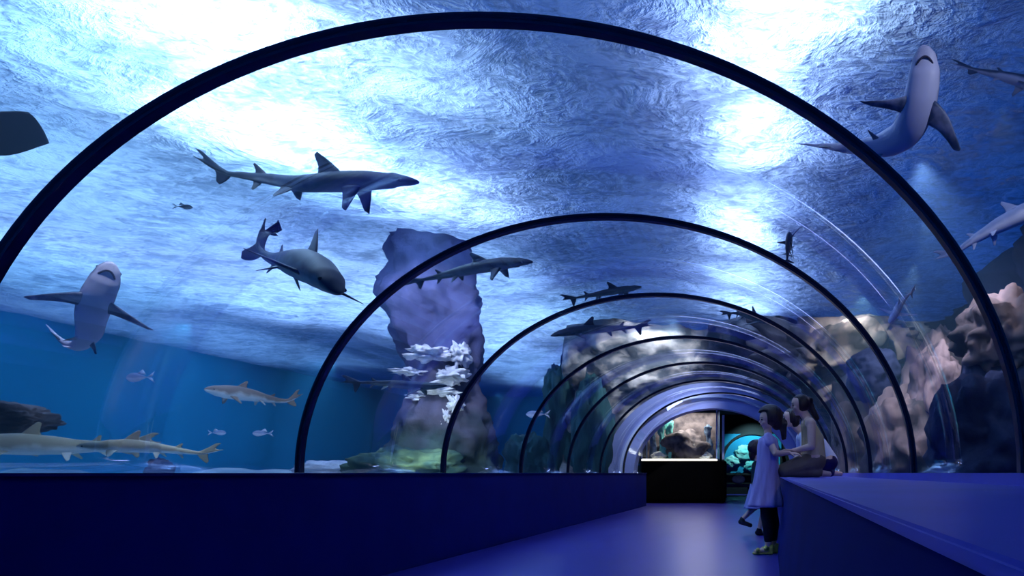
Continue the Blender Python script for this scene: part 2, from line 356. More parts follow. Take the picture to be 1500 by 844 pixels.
# rock pillar rising to the surface
pc = P(640,693,10.6)
pil = empty('rock_pillar', (pc.x, pc.y, .3), 'column of rock rising to the surface between the second and third ribs', 'rock')
bm = bmesh.new(); rows = []; nz_, na = 90, 64
for k in range(nz_+1):
    z = .2+4.1*k/nz_; row = []
    base = .58 + .26*max(0, 1-(z-.2)/2.0) + .07*math.sin(z*2.3)
    if z > 3.1: base *= 1+.1*(z-3.1)
    for i in range(na):
        a = 2*PI*i/na; d = Vector((math.cos(a), math.sin(a), z*.9))
        r = base*(1+.42*fbm(d*1.5+Vector((5,2,0)), 6)-.15*abs(fbm(d*4, 4)))
        row.append(bm.verts.new((pc.x+r*math.cos(a)+.12*math.sin(z*1.1), pc.y+r*math.sin(a), z)))
    rows.append(row)
for k in range(nz_):
    for i in range(na): bm.faces.new((rows[k][i], rows[k][(i+1)%na], rows[k+1][(i+1)%na], rows[k+1][i]))
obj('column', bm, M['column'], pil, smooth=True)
def lump(c, r, sc, seed, m, parent, name):
    bm = bmesh.new(); bmesh.ops.create_icosphere(bm, subdivisions=4, radius=1)
    for v in bm.verts:
        d = v.co.normalized(); q = d*(1+.8*fbm(d*2.2+Vector((seed*3.7, seed, 0)), 5)-.3*abs(fbm(d*5+Vector((seed,0,0)), 3)))
        v.co = Vector((q.x*r*sc[0], q.y*r*sc[1], q.z*r*sc[2]))+Vector(c)
    return obj(name, bm, m, parent, smooth=True)
for i, (px, py, r, sx, sz) in enumerate([(632,520,.24,1.5,.5),(660,552,.20,1.2,.7),(600,545,.14,1.8,.4),(640,575,.16,1.9,.45),(668,592,.12,.9,1.1),
        (610,583,.12,1.6,.4),(655,612,.10,.6,1.4),(675,520,.15,.8,1.2)]):
    o = lump(P(px, py, 10.12), r*.9, (sx,1.3,sz), i+20, M['pale_white'], pil, 'highlight_lump')  # bright highlights on the column, shaped as white lumps
    o['label'] = 'white highlight on the rock column, shaped as a pale lump'
rock('boulder', P(600,690,9.6), .55, (1.5,1,.6), M['algae'], 'low green algae covered rock at the foot of the column', 31)
rock('boulder', P(0,615,10.0), .55, (1.2,1,.42), M['rock'], 'brown rock low at the left edge behind the pale shark', 32)
rock('boulder', P(235,690,8.5), .14, (.9,1,1.1), M['darkrock'], 'small dark rock under the tail of the pale shark', 33, sub=4)
rock('boulder', P(480,688,9.5), .3, (1.5,1,.4), M['pale_white'], 'white flat stone on the sand beside the second rib foot', 34, sub=4)

# ------------------------------------------------------------------ sharks
def catmull(pts, t):
    n = len(pts)-1; f = min(max(t, 0), 1)*n; i = min(int(f), n-1); u = f-i
    p0 = pts[max(i-1, 0)] if i > 0 else pts[0]*2-pts[1]; p1 = pts[i]; p2 = pts[i+1]
    p3 = pts[i+2] if i+2 <= n else pts[n]*2-pts[n-1]
    return .5*((2*p1)+(p2-p0)*u+(2*p0-5*p1+4*p2-p3)*u*u+(3*p1-p0-3*p2+p3)*u**3)
def interp(tab, t):
    for (a, x), (b, y) in zip(tab, tab[1:]):
        if t <= b:
            u = (t-a)/(b-a); u = u*u*(3-2*u)*.5+u*.5; return x+(y-x)*u
    return tab[-1][1]
PROF_H = [(0,.004),(.012,.017),(.05,.033),(.12,.052),(.22,.066),(.34,.070),(.48,.060),(.62,.042),(.74,.027),(.84,.016),(.92,.010),(1,.003)]
PROF_W = [(0,.004),(.012,.024),(.05,.044),(.12,.058),(.22,.064),(.34,.064),(.48,.054),(.62,.037),(.74,.022),(.84,.012),(.92,.006),(1,.002)]
def shark(name, pts, up, m, label, girth=1.0, wide=1.0, fin=1.0, pec=1.0, pecdown=.45, cat='shark', tail=1.0, eyes=True, group=None, mouth=False, dors=1.0):
    pts = [Vector(p) for p in pts]; up = Vector(up).normalized()
    K = 200; cum = [0]; smp = [catmull(pts, i/K) for i in range(K+1)]
    for i in range(K): cum.append(cum[-1]+(smp[i+1]-smp[i]).length)
    Ltot = cum[-1]
    def at(s):          # s in units of body length from the nose
        s = s*Ltot
        if s <= 0: d = (smp[0]-smp[2]).normalized(); return smp[0]+d*(-s), -d
        if s >= Ltot: d = (smp[-1]-smp[-3]).normalized(); return smp[-1]+d*(s-Ltot), d
        lo = 0
        while cum[lo+1] < s: lo += 1
        u = (s-cum[lo])/(cum[lo+1]-cum[lo]); a = max(0, lo-3); b = min(K, lo+4)
        return smp[lo].lerp(smp[lo+1], u), (smp[b]-smp[a]).normalized()
    def mp(s, y, z):
        p, T = at(s); side = T.cross(up)
        if side.length < 1e-3: side = Vector((1,0,0))
        side.normalize(); u = side.cross(T).normalized()
        return p+side*y*Ltot+u*z*Ltot
    bm = bmesh.new(); hl = bm.verts.layers.float.new('height')
    seg, ring = 24, 60; rows = []
    for k in range(ring+1):
        t = (k/ring)**1.15; h = interp(PROF_H, t)*girth; w = interp(PROF_W, t)*girth*wide; row = []
        for i in range(seg):
            a = 2*PI*i/seg; ca, sa = math.cos(a), math.sin(a)
            zz = h*sa*(1 if sa > 0 else .85) ; yy = w*math.copysign(abs(ca)**.9, ca)
            v = bm.verts.new(mp(t, yy, zz+ (.004 if t < .1 else 0))); v[hl] = .42+.36*sa+(.1 if t > .7 else 0); row.append(v)
        rows.append(row)
    for k in range(ring):
        for i in range(seg): bm.faces.new((rows[k][i], rows[k][(i+1)%seg], rows[k+1][(i+1)%seg], rows[k+1][i]))
    bm.faces.new(rows[0][::-1]); bm.faces.new(rows[-1])
    # fin: stations from root to tip; each (lead s, trail s, offset vector(y,z), thickness)
    def finmesh(stn, thick, hv, seg=10):
        rr = []
        for (s0, s1, y, z), th in zip(stn, thick):
            dy, dz = stn[-1][2]-stn[0][2], stn[-1][3]-stn[0][3]; l = math.hypot(dy, dz) or 1; ny, nz = -dz/l, dy/l
            row = []
            for i in range(seg*2):
                u = i/seg if i <= seg else 2-i/seg; sg = 1 if i <= seg else -1
                pr = th*(2.2*math.sqrt(max(0, u))*(1-u)+.03*(1-abs(2*u-1)))*sg
                v = bm.verts.new(mp(s0+(s1-s0)*u, y+ny*pr, z+nz*pr)); v[hl] = hv; row.append(v)
            rr.append(row)
        n = seg*2
        for a, b in zip(rr, rr[1:]):
            for i in range(n): bm.faces.new((a[i], a[(i+1)%n], b[(i+1)%n], b[i]))
        bm.faces.new(rr[0]); bm.faces.new(rr[-1][::-1])
    def simplefin(s0, s1, y0, z0, y1, z1, sweep, tipc, th, hv, n=9, notch=.25):
        st, tk = [], []; c0 = s1-s0
        for k in range(n+1):
            t = k/n; lead = s0+sweep*(t**1.15); c = c0*(1-t)**.8*(1-.0*t)+tipc*t; c *= 1-notch*math.sin(PI*min(1, t*1.0))*.6
            if t == 1: c = tipc*.4
            st.append((lead, lead+c, y0+(y1-y0)*t, z0+(z1-z0)*t)); tk.append(th*(1-t*.85))
        finmesh(st, tk, hv)
    g = girth; gh = lambda t: interp(PROF_H, t)*g; gw = lambda t: interp(PROF_W, t)*g*wide
    simplefin(.31, .43, 0, gh(.36)*.8, 0, gh(.36)+.090*fin*dors, .10, .012, .010, 1.0)
    simplefin(.65, .71, 0, gh(.68)*.7, 0, gh(.68)+.042*fin, .055, .008, .006, 1.0)
    simplefin(.67, .72, 0, -gh(.69)*.5, 0, -gh(.69)-.035*fin, .05, .008, .005, .35)
    for s in (-1, 1):
        Lp = .17*pec; simplefin(.21, .30, s*gw(.24)*.7, -gh(.24)*.45, s*(gw(.24)+Lp*math.cos(pecdown)), -gh(.24)*.45-Lp*math.sin(pecdown), .10*pec, .014, .010, .45)
        simplefin(.52, .585, s*gw(.55)*.5, -gh(.55)*.5, s*(gw(.55)+.04*fin), -gh(.55)-.035*fin, .05, .008, .006, .4)
    # tail: long upper lobe along the end of the spine, short lower lobe
    simplefin(.80, .985, 0, .002, 0, .062*tail, .165, .035, .008, .95, notch=.5)
    simplefin(.81, .90, 0, 0, 0, -.085*tail, .055, .01, .007, .6)
    o = obj(name, bm, m, smooth=True)
    o['length_m'] = round(Ltot, 2); del o['length_m']
    tag(o, label, cat, group)
    if eyes:
        for s in (-1, 1):
            b = bmesh.new(); ball(b, mp(.055, s*interp(PROF_W, .055)*g*wide*.93, .010*g), .0075*Ltot, sub=2); obj('eye', b, M['eye'], o, smooth=True)
    if mouth:
        b = bmesh.new(); pr = None
        for i in range(13):
            a = -1+2*i/12; q = mp(.045+.035*a*a, a*gw(.07)*.62, -gh(.055)*.80*(1-.22*a*a)-.002)
            if pr is not None: cyl(b, pr, q, .005*Ltot, seg=8)
            ball(b, q, .005*Ltot, sub=1); pr = q
        obj('mouth', b, M['mouth'], o, smooth=True)
    return o
def px(*l): return [P(*a) for a in l]
SG = 'sharks swimming around the tunnel'
shark('shark', px((614,269,5.7),(575,266,5.75),(530,266,5.8),(485,268,5.9),(440,270,6.0),(400,264,6.05),(360,258,6.1),(325,252,6.15),(284,229,6.2)),
      (0,-.25,1), M['shark'], 'long dark slender shark swimming right, high between first and second ribs', .54, fin=.75, pec=.5, pecdown=1.4, tail=.55)
shark('shark', px((490,430,4.55),(478,410,4.7),(455,394,4.92),(425,386,5.22),(400,380,5.45),(384,370,5.55),(379,352,5.6),(389,320,5.65)),
      (.15,.25,1), M['shark'], 'dark shark turning toward the viewer with raised tail, left of the second rib', .9, 1.0, fin=.85, pec=.8, pecdown=.05, dors=1.1)
shark('shark', px((164,384,5.35),(154,410,5.38),(142,436,5.42),(134,462,5.5),(130,488,5.6),(114,506,5.7),(92,500,5.75),(68,476,5.8)),
      (-.97,1,.25), M['sharkbelly'], 'shark seen from below with spread fins, rising over the deep blue at far left', 1.1, 1.05, pec=1.15, fin=.6, pecdown=.05, mouth=True, tail=.8)
shark('shark', px((300,571,8.6),(325,574,8.8),(350,577,9.0),(375,581,9.2),(400,586,9.4),(422,587,9.5),(444,577,9.6)),
      (0,-.1,1), M['sharktan'], 'small tan shark with white belly swimming left beside the second rib', 1.15, fin=.8, pec=.6, pecdown=.9)
shark('shark', px((-60,655,6.5),(0,652,6.55),(60,653,6.6),(120,655,6.7),(180,652,6.8),(236,648,6.9)),
      (0,-.1,1), M['sharkpale'], 'pale olive shark cut by the left picture edge, low above the parapet', 1.0, fin=.8, pec=.6, pecdown=.5)
shark('shark', px((112,655,6.05),(150,655,6.1),(190,654,6.15),(230,657,6.2),(265,661,6.25),(296,664,6.3),(327,659,6.35)),
      (0,-.1,1), M['sharkpale'], 'pale shark with forked white tail, low above the parapet in front of the olive one', .85, fin=.85, pec=.6, pecdown=.5)
shark('shark', px((781,385,7.3),(745,386,7.4),(710,391,7.5),(675,398,7.6),(645,405,7.7),(615,411,7.8),(590,419,7.9)),
      (0,-.4,1), M['shark'], 'dark slender shark passing behind the upper left of the second rib', .58, fin=.6, pec=.45, tail=.6, pecdown=1.0)
shark('shark', px((940,421,10.8),(905,426,11),(865,433,11.1),(822,440,11.2)),
      (0,-.4,1), M['shark'], 'faint thin shark just above the top of the third rib', .6, pec=.7, pecdown=.8, fin=.8)
shark('shark', px((807,493,10.7),(830,487,10.8),(855,484,10.9),(890,482,11),(920,480,11.1),(955,477,11.3)),
      (0,-.3,1), M['shark'], 'dark shark pointing left, seen below the top of the third rib', .7, 1.3, pec=.9, pecdown=.3, fin=.9)
shark('shark', px((1352,66,4.35),(1354,92,4.4),(1352,125,4.45),(1342,165,4.55),(1322,198,4.7),(1285,214,4.85),(1235,216,4.95),(1172,211,5.05)),
      (.22,1,.55), M['sharkbelly'], 'large pale bellied shark overhead at top right, crossed by the first rib', 1.15, 1.1, fin=.7, pec=1.1, pecdown=.1, mouth=True)
shark('shark', px((1560,292,4.9),(1525,302,4.9),(1490,318,4.9),(1450,338,4.95),(1420,356,5.0),(1396,372,5.05),(1368,380,5.1)),
      (.1,.1,1), M['sharkwhite'], 'silvery shark leaving past the right edge, its thin tail inside the first rib', 1.0, pec=1.0, pecdown=.8)
shark('shark', px((1303,474,6.9),(1311,460,7.0),(1318,447,7.1),(1328,435,7.25),(1342,423,7.4)),
      (.3,.1,1), M['sharkwhite'], 'small pale shark hanging above the rocks at right', .8, pec=1.3, pecdown=.1, eyes=False)
shark('shark', px((1157,340,8.4),(1156,355,8.8),(1154,372,9.2),(1152,390,9.6)),
      (-1,.1,.2), M['shark'], 'small dark shark hanging upright beside the bright column of light', .6, pec=.9, eyes=False)
shark('shark', px((1132,474,10.6),(1112,468,10.8),(1090,461,11),(1072,459,11.2),(1055,462,11.3)),
      (0,-.3,1), M['shark'], 'small dark shark above the fourth rib under the bright column of light', .8, pec=1.1, pecdown=.3, eyes=False)
shark('shark', px((1620,170,5.6),(1570,148,5.6),(1520,127,5.6),(1470,112,5.6),(1430,103,5.6),(1392,92,5.6)),
      (0,.2,1), M['sharkbelly'], 'dim shark at the top right edge, only its tapering tail in view', .8, pec=.9, fin=.6, tail=.5)
shark('shark', px((655,566,8.0),(615,566,8.05),(575,563,8.1),(540,561,8.15),(500,560,8.2)),
      (0,-.1,1), M['shark'], 'thin grey shark passing in front of the rock column', .6, pec=.6, pecdown=.6, fin=.6)

# ray near the surface at the left edge
def ray(c, R_, label):
    bm = bmesh.new(); hl = bm.verts.layers.float.new('height'); rows = []
    nu, nv = 24, 24
    for side in (1, -1):
        rows = []
        for i in range(nu+1):
            u = -1+2*i/nu; row = []
            for j in range(nv+1):
                v = -1+2*j/nv
                half = max(.012, (1-abs(v))**.75*.95 if v > -0.2 else (1-abs(v))**.6*.9)
                x = u*half; th = .16*max(0, 1-u*u)**.8*max(0, 1-v*v)**.7*(1 if side > 0 else .5)
                q = Vector((x*R_, v*R_*.8, side*th*R_ + .16*R_*abs(x)**1.6))
                vv = bm.verts.new(q); vv[hl] = 1.0 if side > 0 else .6; row.append(vv)
            rows.append(row)
        for a, b in zip(rows, rows[1:]):
            for j in range(nv): bm.faces.new((a[j], a[j+1], b[j+1], b[j]))
    cyl(bm, (0,-.7*R_,0), (0,-1.9*R_,.1*R_), .05*R_, .008*R_)
    for s in (-1, 1): ball(bm, Vector((s*.13*R_, .55*R_, .1*R_)), .05*R_)
    for v in bm.verts: 
        if v[hl] == 0: v[hl] = 1
    bmesh.ops.remove_doubles(bm, verts=bm.verts, dist=.0005)
    rot = Matrix.Rotation(math.radians(-28), 3, 'Y') @ Matrix.Rotation(math.radians(-100), 3, 'Z') @ Matrix.Rotation(math.radians(12), 3, 'X')
    bmesh.ops.rotate(bm, cent=(0,0,0), matrix=rot, verts=bm.verts); bmesh.ops.translate(bm, vec=c, verts=bm.verts)
    return tag(obj('ray', bm, M['shark'], smooth=True), label, 'ray')
ray(P(16,196,6.3), .34, 'dark ray just under the surface at the left edge above the first rib')

def fish(pos, L_, head, m, label):
    bm = bmesh.new(); hl = bm.verts.layers.float.new('height'); rows = []
    for k in range(15):
        t = k/14; h = .16*math.sin(PI*min(1, t*1.08)**.8)*(1-t*.4)+.012
        row = []
        for i in range(12):
            a = 2*PI*i/12; v = bm.verts.new(((.5-t*.8)*L_, .45*h*math.cos(a)*L_, h*math.sin(a)*L_)); v[hl] = .4+.4*math.sin(a); row.append(v)
        rows.append(row)
    for a, b in zip(rows, rows[1:]):
        for i in range(12): bm.faces.new((a[i], a[(i+1)%12], b[(i+1)%12], b[i]))
    bm.faces.new(rows[0]); bm.faces.new(rows[-1])
    for sg in (1, -1):
        b0 = [(-.27,0,.01*sg),(-.52,0,.17*sg),(-.42,0,.02*sg)]
        vs = [[bm.verts.new((x*L_, y, z*L_)) for x, _, z in b0] for y in (-.008*L_, .008*L_)]
        bm.faces.new(vs[0]); bm.faces.new(vs[1][::-1])
        for i in range(3): bm.faces.new((vs[0][i], vs[0][(i+1)%3], vs[1][(i+1)%3], vs[1][i]))
    vs = [[bm.verts.new((x*L_, y, z*L_)) for x, z in ((.1,.12),(-.1,.24),(-.22,.08))] for y in (-.008*L_, .008*L_)]
    bm.faces.new(vs[0]); bm.faces.new(vs[1][::-1])
    for i in range(3): bm.faces.new((vs[0][i], vs[0][(i+1)%3], vs[1][(i+1)%3], vs[1][i]))
    bmesh.ops.rotate(bm, cent=(0,0,0), matrix=Matrix.Rotation(head, 3, 'Z'), verts=bm.verts)
    bmesh.ops.translate(bm, vec=pos, verts=bm.verts)
    return tag(obj('fish', bm, m, smooth=True), label, 'fish')
fish(P(205,553,9), .42, 3.0, M['sharkwhite'], 'small pale fish in the deep blue under the shark seen from below at far left')
fish(P(268,303,8), .2, .2, M['shark'], 'tiny dark fish under the tail of the long dark shark')
fish(P(318,634,9), .22, .1, M['sharkwhite'], 'small pale fish above the forked white tail')
fish(P(385,635,9), .26, 3.2, M['sharkwhite'], 'small pale fish low between the forked white tail and the second rib')
fish(P(788,607,13), .45, 3.1, M['sharkwhite'], 'small white fish in open blue water right of the third rib')

# ------------------------------------------------------------------ display tank on black cabinet
cab = empty('cabinet', (-2.34,18.85,0), 'long black cabinet beyond the portal holding the small glass tank', 'cabinet')
bm = newbox(-3.46,-1.22,18.42,19.3,.06,1.12,bev=.01); obj('body', bm, M['black'], cab)
obj('plinth', newbox(-3.42,-1.26,18.46,19.28,0,.06), M['black'], cab)
for i in range(3):
    x0 = -3.44+i*.74; d = obj('door', newbox(x0+.01, x0+.72, 18.40, 18.42, .09, 1.08, bev=.004), M['black'], cab)
    b = bmesh.new(); cyl(b, (x0+.66,18.385,.5), (x0+.66,18.385,.7), .008); obj('handle', b, M['black'], d)
tk = empty('display_tank', (-2.34,18.85,1.125), 'small glass aquarium with coral standing on the black cabinet', 'aquarium')
for nm, b in (('front_glass',(-3.42,-1.42,18.46,18.475,1.16,2.5)),('back_glass',(-3.42,-1.42,19.235,19.25,1.16,2.5)),('side_glass',(-3.42,-3.405,18.476,19.234,1.16,2.5)),('side_glass',(-1.435,-1.42,18.476,19.234,1.16,2.5))):
    obj(nm, newbox(*b), M['glass'], tk)
b = newbox(-3.43,-1.41,18.45,19.26,1.122,1.16); obj('base', b, M['coralw'], tk)
b = newbox(-3.42,-1.42,18.44,18.449,1.125,1.175); o = obj('light_strip', b, M['led'], tk); o['label'] = 'bright warm light strip along the tank base'
for x in (-3.42,-1.43):
    for y in (18.45,19.25): obj('corner_post', newbox(x-.018,x+.018,y-.012,y+.012,1.16,2.5), M['seal'], tk)
obj('corner_post', newbox(-1.30,-1.24,18.6,18.66,1.16,2.35), M['seal'], tk)
obj('backdrop', newbox(-3.40,-1.45,19.21,19.232,1.161,2.46), M['stone'], tk)
def coral(name, c, h, m, label, kind):
    bm = bmesh.new(); c = Vector(c)
    if kind == 'branch':
        def br(p, d, l, r, n):
            q = p+d*l; cyl(bm, p, q, r, r*.75, 8); ball(bm, q, r*.8, sub=1)
            if n:
                for _ in range(3): br(q, (d+Vector((random.uniform(-.8,.8), random.uniform(-.5,.5), random.uniform(-.1,.5)))).normalized(), l*.7, r*.7, n-1)
        br(c, Vector((0,0,1)), h*.4, h*.08, 3)
    elif kind == 'column':
        rw = []
        for i in range(31):
            z = h*i/30; rw.append([])
            for j in range(20):
                a = 2*PI*j/20; q = Vector((math.cos(a), math.sin(a), z*5)); rr = (.085+.05*fbm(q*1.4+c, 4)+.02*math.sin(z*9))*(1 if i < 29 else .4)
                rw[-1].append(bm.verts.new(c+Vector((rr*math.cos(a)+.03*math.sin(z*6), rr*math.sin(a), z))))
        for a_, b_ in zip(rw, rw[1:]):
            for j in range(20): bm.faces.new((a_[j], a_[(j+1)%20], b_[(j+1)%20], b_[j]))
        bm.faces.new(rw[0]); bm.faces.new(rw[-1])
    else:
        bmesh.ops.create_icosphere(bm, subdivisions=4, radius=1)
        for v in bm.verts:
            q = v.co*(1+.4*fbm(v.co*2+c, 4)); v.co = Vector((q.x*h*1.1, q.y*h*.7, max(-.6, q.z)*h*.8))+c+Vector((0,0,h*.45))
    return tag(obj(name, bm, m, smooth=True), label, 'coral')
coral('coral', (-3.18,18.8,1.165), .85, M['coralb'], 'dark blue column coral at the left end of the small tank', 'column')
coral('coral', (-2.92,18.75,1.165), 1.02, M['coralt'], 'pale teal upright coral second from the left in the small tank', 'column')
coral('coral', (-2.72,18.85,1.165), 1.1, M['coralt'], 'bright mint upright coral near the middle of the small tank', 'column')
coral('coral', (-2.33,18.95,1.165), .62, M['stone'], 'brown stone mound in the middle of the small tank', 'mound')
coral('coral', (-2.05,18.72,1.165), .42, M['coralw'], 'white branching coral right of centre in the small tank', 'branch')
coral('coral', (-1.80,18.72,1.165), .17, M['coralw'], 'low white coral mound beside the right glass of the small tank', 'mound')
coral('coral', (-1.68,18.95,1.165), .95, M['coralb'], 'blue grey column coral at the right end of the small tank', 'column')
coral('coral', (-3.0,18.62,1.165), .16, M['coralw'], 'low white coral mound at the left front of the small tank', 'mound')

# far turquoise window of the next hall
wx0, wx1 = -1.75, .35; wy = 26.28
bm = bmesh.new(); arch_band(bm, (wx0+wx1)/2, (wx1-wx0)/2, 1.0, (wx1-wx0)/2+.09, 1.09, 1.25, wy-.12, wy, n=40, drop=.45)
box(bm, wx0-.09, wx1+.09, wy-.12, wy, .72, .80)
tag(obj('window_20', bm, M['dark']), kind='structure')
bm = newbox(wx0-.05, wx1+.05, wy-.03, wy-.01, .80, 2.27); tag(obj('wall_display', bm, M['tankwall']), kind='structure')
for i, (x, z, r, lb) in enumerate([(-1.45,1.25,.26,'turquoise lit reef lump at the left of the far window'),(-.95,1.55,.34,'pale turquoise reef lump high in the far window'),(-.75,1.05,.24,'bright aqua reef lump at the bottom of the far window'),(-.2,1.35,.36,'turquoise reef lump behind the girl in the far window')]):
    o = rock('reef_rock', (x, wy-.13, z), r, (1.1,.35,.8), M['turq'], lb, 40+i, sub=4)
st = empty('bench', (-1.05,21.5,0), 'low navy bench on the floor right of the black cabinet', 'bench')
obj('seat', newbox(-1.5,-.6,21.3,21.7,.36,.46,bev=.03), M['navystool'], st)
for x in (-1.42,-.68):
    for y in (21.36,21.64): b = bmesh.new(); cyl(b, (x,y,0), (x,y,.36), .025); obj('leg', b, M['black'], st)
bg = empty('bag', (-1.0,21.48,.461), 'pale bag lying on the low navy bench', 'bag')
b = bmesh.new(); ball(b, Vector((-1.0,21.48,.60)), .15, (1.4,.8,.92), 3); obj('body', b, M['whitecloth'], bg, smooth=True)
b = bmesh.new(); pr = None
for i in range(11):
    a = PI*i/10; q = Vector((-1.0+.11*math.cos(a), 21.48, .69+.14*math.sin(a)))
    if pr: cyl(b, pr, q, .01, seg=8)
    pr = q
obj('strap', b, M['navystool'], bg)

# ------------------------------------------------------------------ people
def remesh(name, bm, m, parent, vox=.006, sm=3):
    me = bpy.data.meshes.new('t'); bm.to_mesh(me); bm.free()
    o = bpy.data.objects.new('t', me); C.objects.link(o)
    r = o.modifiers.new('r', 'REMESH'); r.mode = 'VOXEL'; r.voxel_size = vox; r.use_smooth_shade = True
    s = o.modifiers.new('s', 'SMOOTH'); s.iterations = sm; s.factor = .5
    dg = bpy.context.evaluated_depsgraph_get(); dg.update()
    me2 = bpy.data.meshes.new_from_object(o.evaluated_get(dg)); me2.name = name
    bpy.data.objects.remove(o); bpy.data.meshes.remove(me)
    me2.materials.clear(); me2.materials.append(m)
    for p in me2.polygons: p.use_smooth = True
    o = bpy.data.objects.new(name, me2); C.objects.link(o)
    if parent: o.parent = parent; o.matrix_parent_inverse = Matrix.Translation(-parent.location)
    return o
V = lambda *a: Vector(a)
def hand(bm, wrist, d, palm_n, k=1.0, curl=.5):
    """palm, four fingers and a thumb; d = pointing direction, palm_n = palm normal"""
    d = d.normalized(); n = palm_n - d*palm_n.dot(d); n.normalize(); s = d.cross(n)
    pk = wrist+d*.085*k
    for u in (-1,-.33,.33,1): capsule(bm, wrist+s*u*.014*k, pk+s*u*.028*k, .012*k, .010*k)
    for u, L in ((-1,.062),(-.33,.074),(.33,.070),(1,.055)):
        p = pk+s*u*.028*k; dd = d.copy()
        for j, f in enumerate((.45,.3,.25)):
            dd = (dd+n*curl*(.35+.25*j)).normalized(); q = p+dd*L*f*k; capsule(bm, p, q, (.0088-.0008*j)*k, (.0080-.0008*j)*k); p = q
    p = wrist+d*.02*k-s*.022*k; q = p+(d*.7-s*.8+n*.35).normalized()*.035*k; r = q+(d-s*.25+n*.5).normalized()*.032*k
    capsule(bm, p, q, .0115*k, .0095*k); capsule(bm, q, r, .0095*k, .008*k)
def head(bm, c, fwd, up, k):
    """c = head centre; k = head height"""
    f = fwd.normalized(); u = (up-f*up.dot(f)).normalized(); s = f.cross(u)
    R = Matrix((f, s, u)).transposed()
    ball(bm, c+u*.07*k-f*.02*k, .5*k, (.80,.68,.76), 4, R)          # skull
    ball(bm, c-u*.14*k+f*.07*k, .36*k, (.78,.72,.92), 4, R)         # face
    ball(bm, c-u*.40*k+f*.20*k, .09*k, (1,1.1,.8), 3, R)            # chin
    capsule(bm, c+u*.04*k+f*.36*k, c-u*.10*k+f*.425*k, .022*k, .040*k)  # nose
    ball(bm, c+u*.08*k+f*.31*k, .10*k, (.6,1.8,.35), 3, R)          # brow
    ball(bm, c-u*.23*k+f*.345*k, .06*k, (.6,1.3,.45), 3, R)         # mouth mound
    for g in (-1, 1):
        ball(bm, c+s*g*.335*k-u*.05*k-f*.02*k, .095*k, (.7,.28,1.1), 3, R)   # ears
        ball(bm, c+s*g*.15*k-u*.13*k+f*.27*k, .11*k, (.7,.9,.8), 3, R)       # cheeks
    return f, s, u
def facebits(par, c, f, s, u, k):
    for g in (-1, 1):
        b = bmesh.new(); ball(b, c+s*g*.14*k+u*.0*k+f*.345*k, .035*k, sub=2); obj('eye', b, M['eye'], par, smooth=True)
        b = bmesh.new(); capsule(b, c+s*g*.07*k+u*.09*k+f*.375*k, c+s*g*.21*k+u*.085*k+f*.32*k, .012*k, .010*k); obj('eyebrow', b, M['hair'], par)
    b = bmesh.new(); capsule(b, c-s*.07*k-u*.235*k+f*.375*k, c+s*.07*k-u*.235*k+f*.375*k, .018*k, .018*k); obj('lips', b, M['lips'], par, smooth=True)
def loft(stations, m, name, parent, folds=0, seg=48, thick=.006):
    """stations: (centre, rx, ry) from top to bottom"""
    bm = bmesh.new(); rows = []
    for inner in (0, 1):
        for k, (c, rx, ry) in enumerate(stations if not inner else stations[::-1]):
            kk = k if not inner else len(stations)-1-k; fo = folds*kk/(len(stations)-1)
            row = []
            for i in range(seg):
                a = 2*PI*i/seg; w = 1+fo*math.sin(a*9+kk*.25)+fo*.5*math.sin(a*5+1.3)
                row.append(bm.verts.new((c[0]+(rx*w-thick*inner)*math.cos(a), c[1]+(ry*w-thick*inner)*math.sin(a), c[2])))
            rows.append(row)
    for a, b in zip(rows, rows[1:]+rows[:1]):
        for i in range(seg): bm.faces.new((a[i], a[(i+1)%seg], b[(i+1)%seg], b[i]))
    return obj(name, bm, m, parent, smooth=True)

# --- girl in lavender dress, standing against the ledge
gx, gy = -.055, 6.92
girl = empty('person', (gx, gy, 0), 'girl in a lavender dress and yellow sandals standing by the ledge', 'person')
bm = bmesh.new(); H = V(gx+.03, gy, 1.335); k = .225
f, s, u = head(bm, H, V(-1,-.35,-.12), V(0,0,1), k)
capsule(bm, V(gx+.03,gy,1.12), V(gx+.025,gy,1.25), .042, .038)
for g in (-1, 1):
    sh = V(gx+.03, gy+.10*g, 1.13)
    capsule(bm, V(gx+.03,gy,1.11), sh, .055, .042)
    hip = V(gx+.02, gy+.055*g, .68)
    capsule(bm, V(gx+.03,gy+.045*g,1.05), hip, .075, .085)
    fx = 0.0 if g < 0 else .05
    kn = V(gx+.015+fx, gy+.055*g, .40); an = V(gx+.03+fx, gy+.055*g, .075)
    capsule(bm, hip, kn, .078, .050); capsule(bm, kn, kn.lerp(an,.35)+V(.012,0,0), .048, .050); capsule(bm, kn.lerp(an,.35)+V(.012,0,0), an, .050, .030)
    capsule(bm, an+V(.02,0,-.035), an+V(-.12,-.02*1,-.045), .028, .022)
# near arm reaches back to the woman's hand; far arm too
for g, el, wr in ((-1, V(gx+.10, gy-.17, .99), V(gx+.235, gy-.115, .995)), (1, V(gx+.12, gy+.16, .99), V(gx+.25, gy+.10, 1.01))):
    sh = V(gx+.03, gy+.10*g, 1.13)
    capsule(bm, sh, el, .040, .032); capsule(bm, el, wr, .031, .022)
    hand(bm, wr, V(1,-.05*g,-.08), V(0,-g*.3,-1), .82, .5)
remesh('body', bm, M['skin'], girl, .0055, 2); facebits(girl, H, f, s, u, k)
bm = bmesh.new()
ball(bm, H+V(.02,.01,.035), .125, (1.02,.90,.93), 4); ball(bm, H+V(.085,.03,-.02), .075, (.8,1.2,1.2), 3)
ball(bm, H+V(.13,.03,-.045), .058, (1.1,.9,1.1), 3); 
for i in range(8): a = i/7; capsule(bm, H+V(.14,.02,-.05)+V(.03*math.sin(i),.03*math.cos(i*2),0), H+V(.155+.015*math.sin(i*1.7),.01,-.17-.03*a), .022, .012)
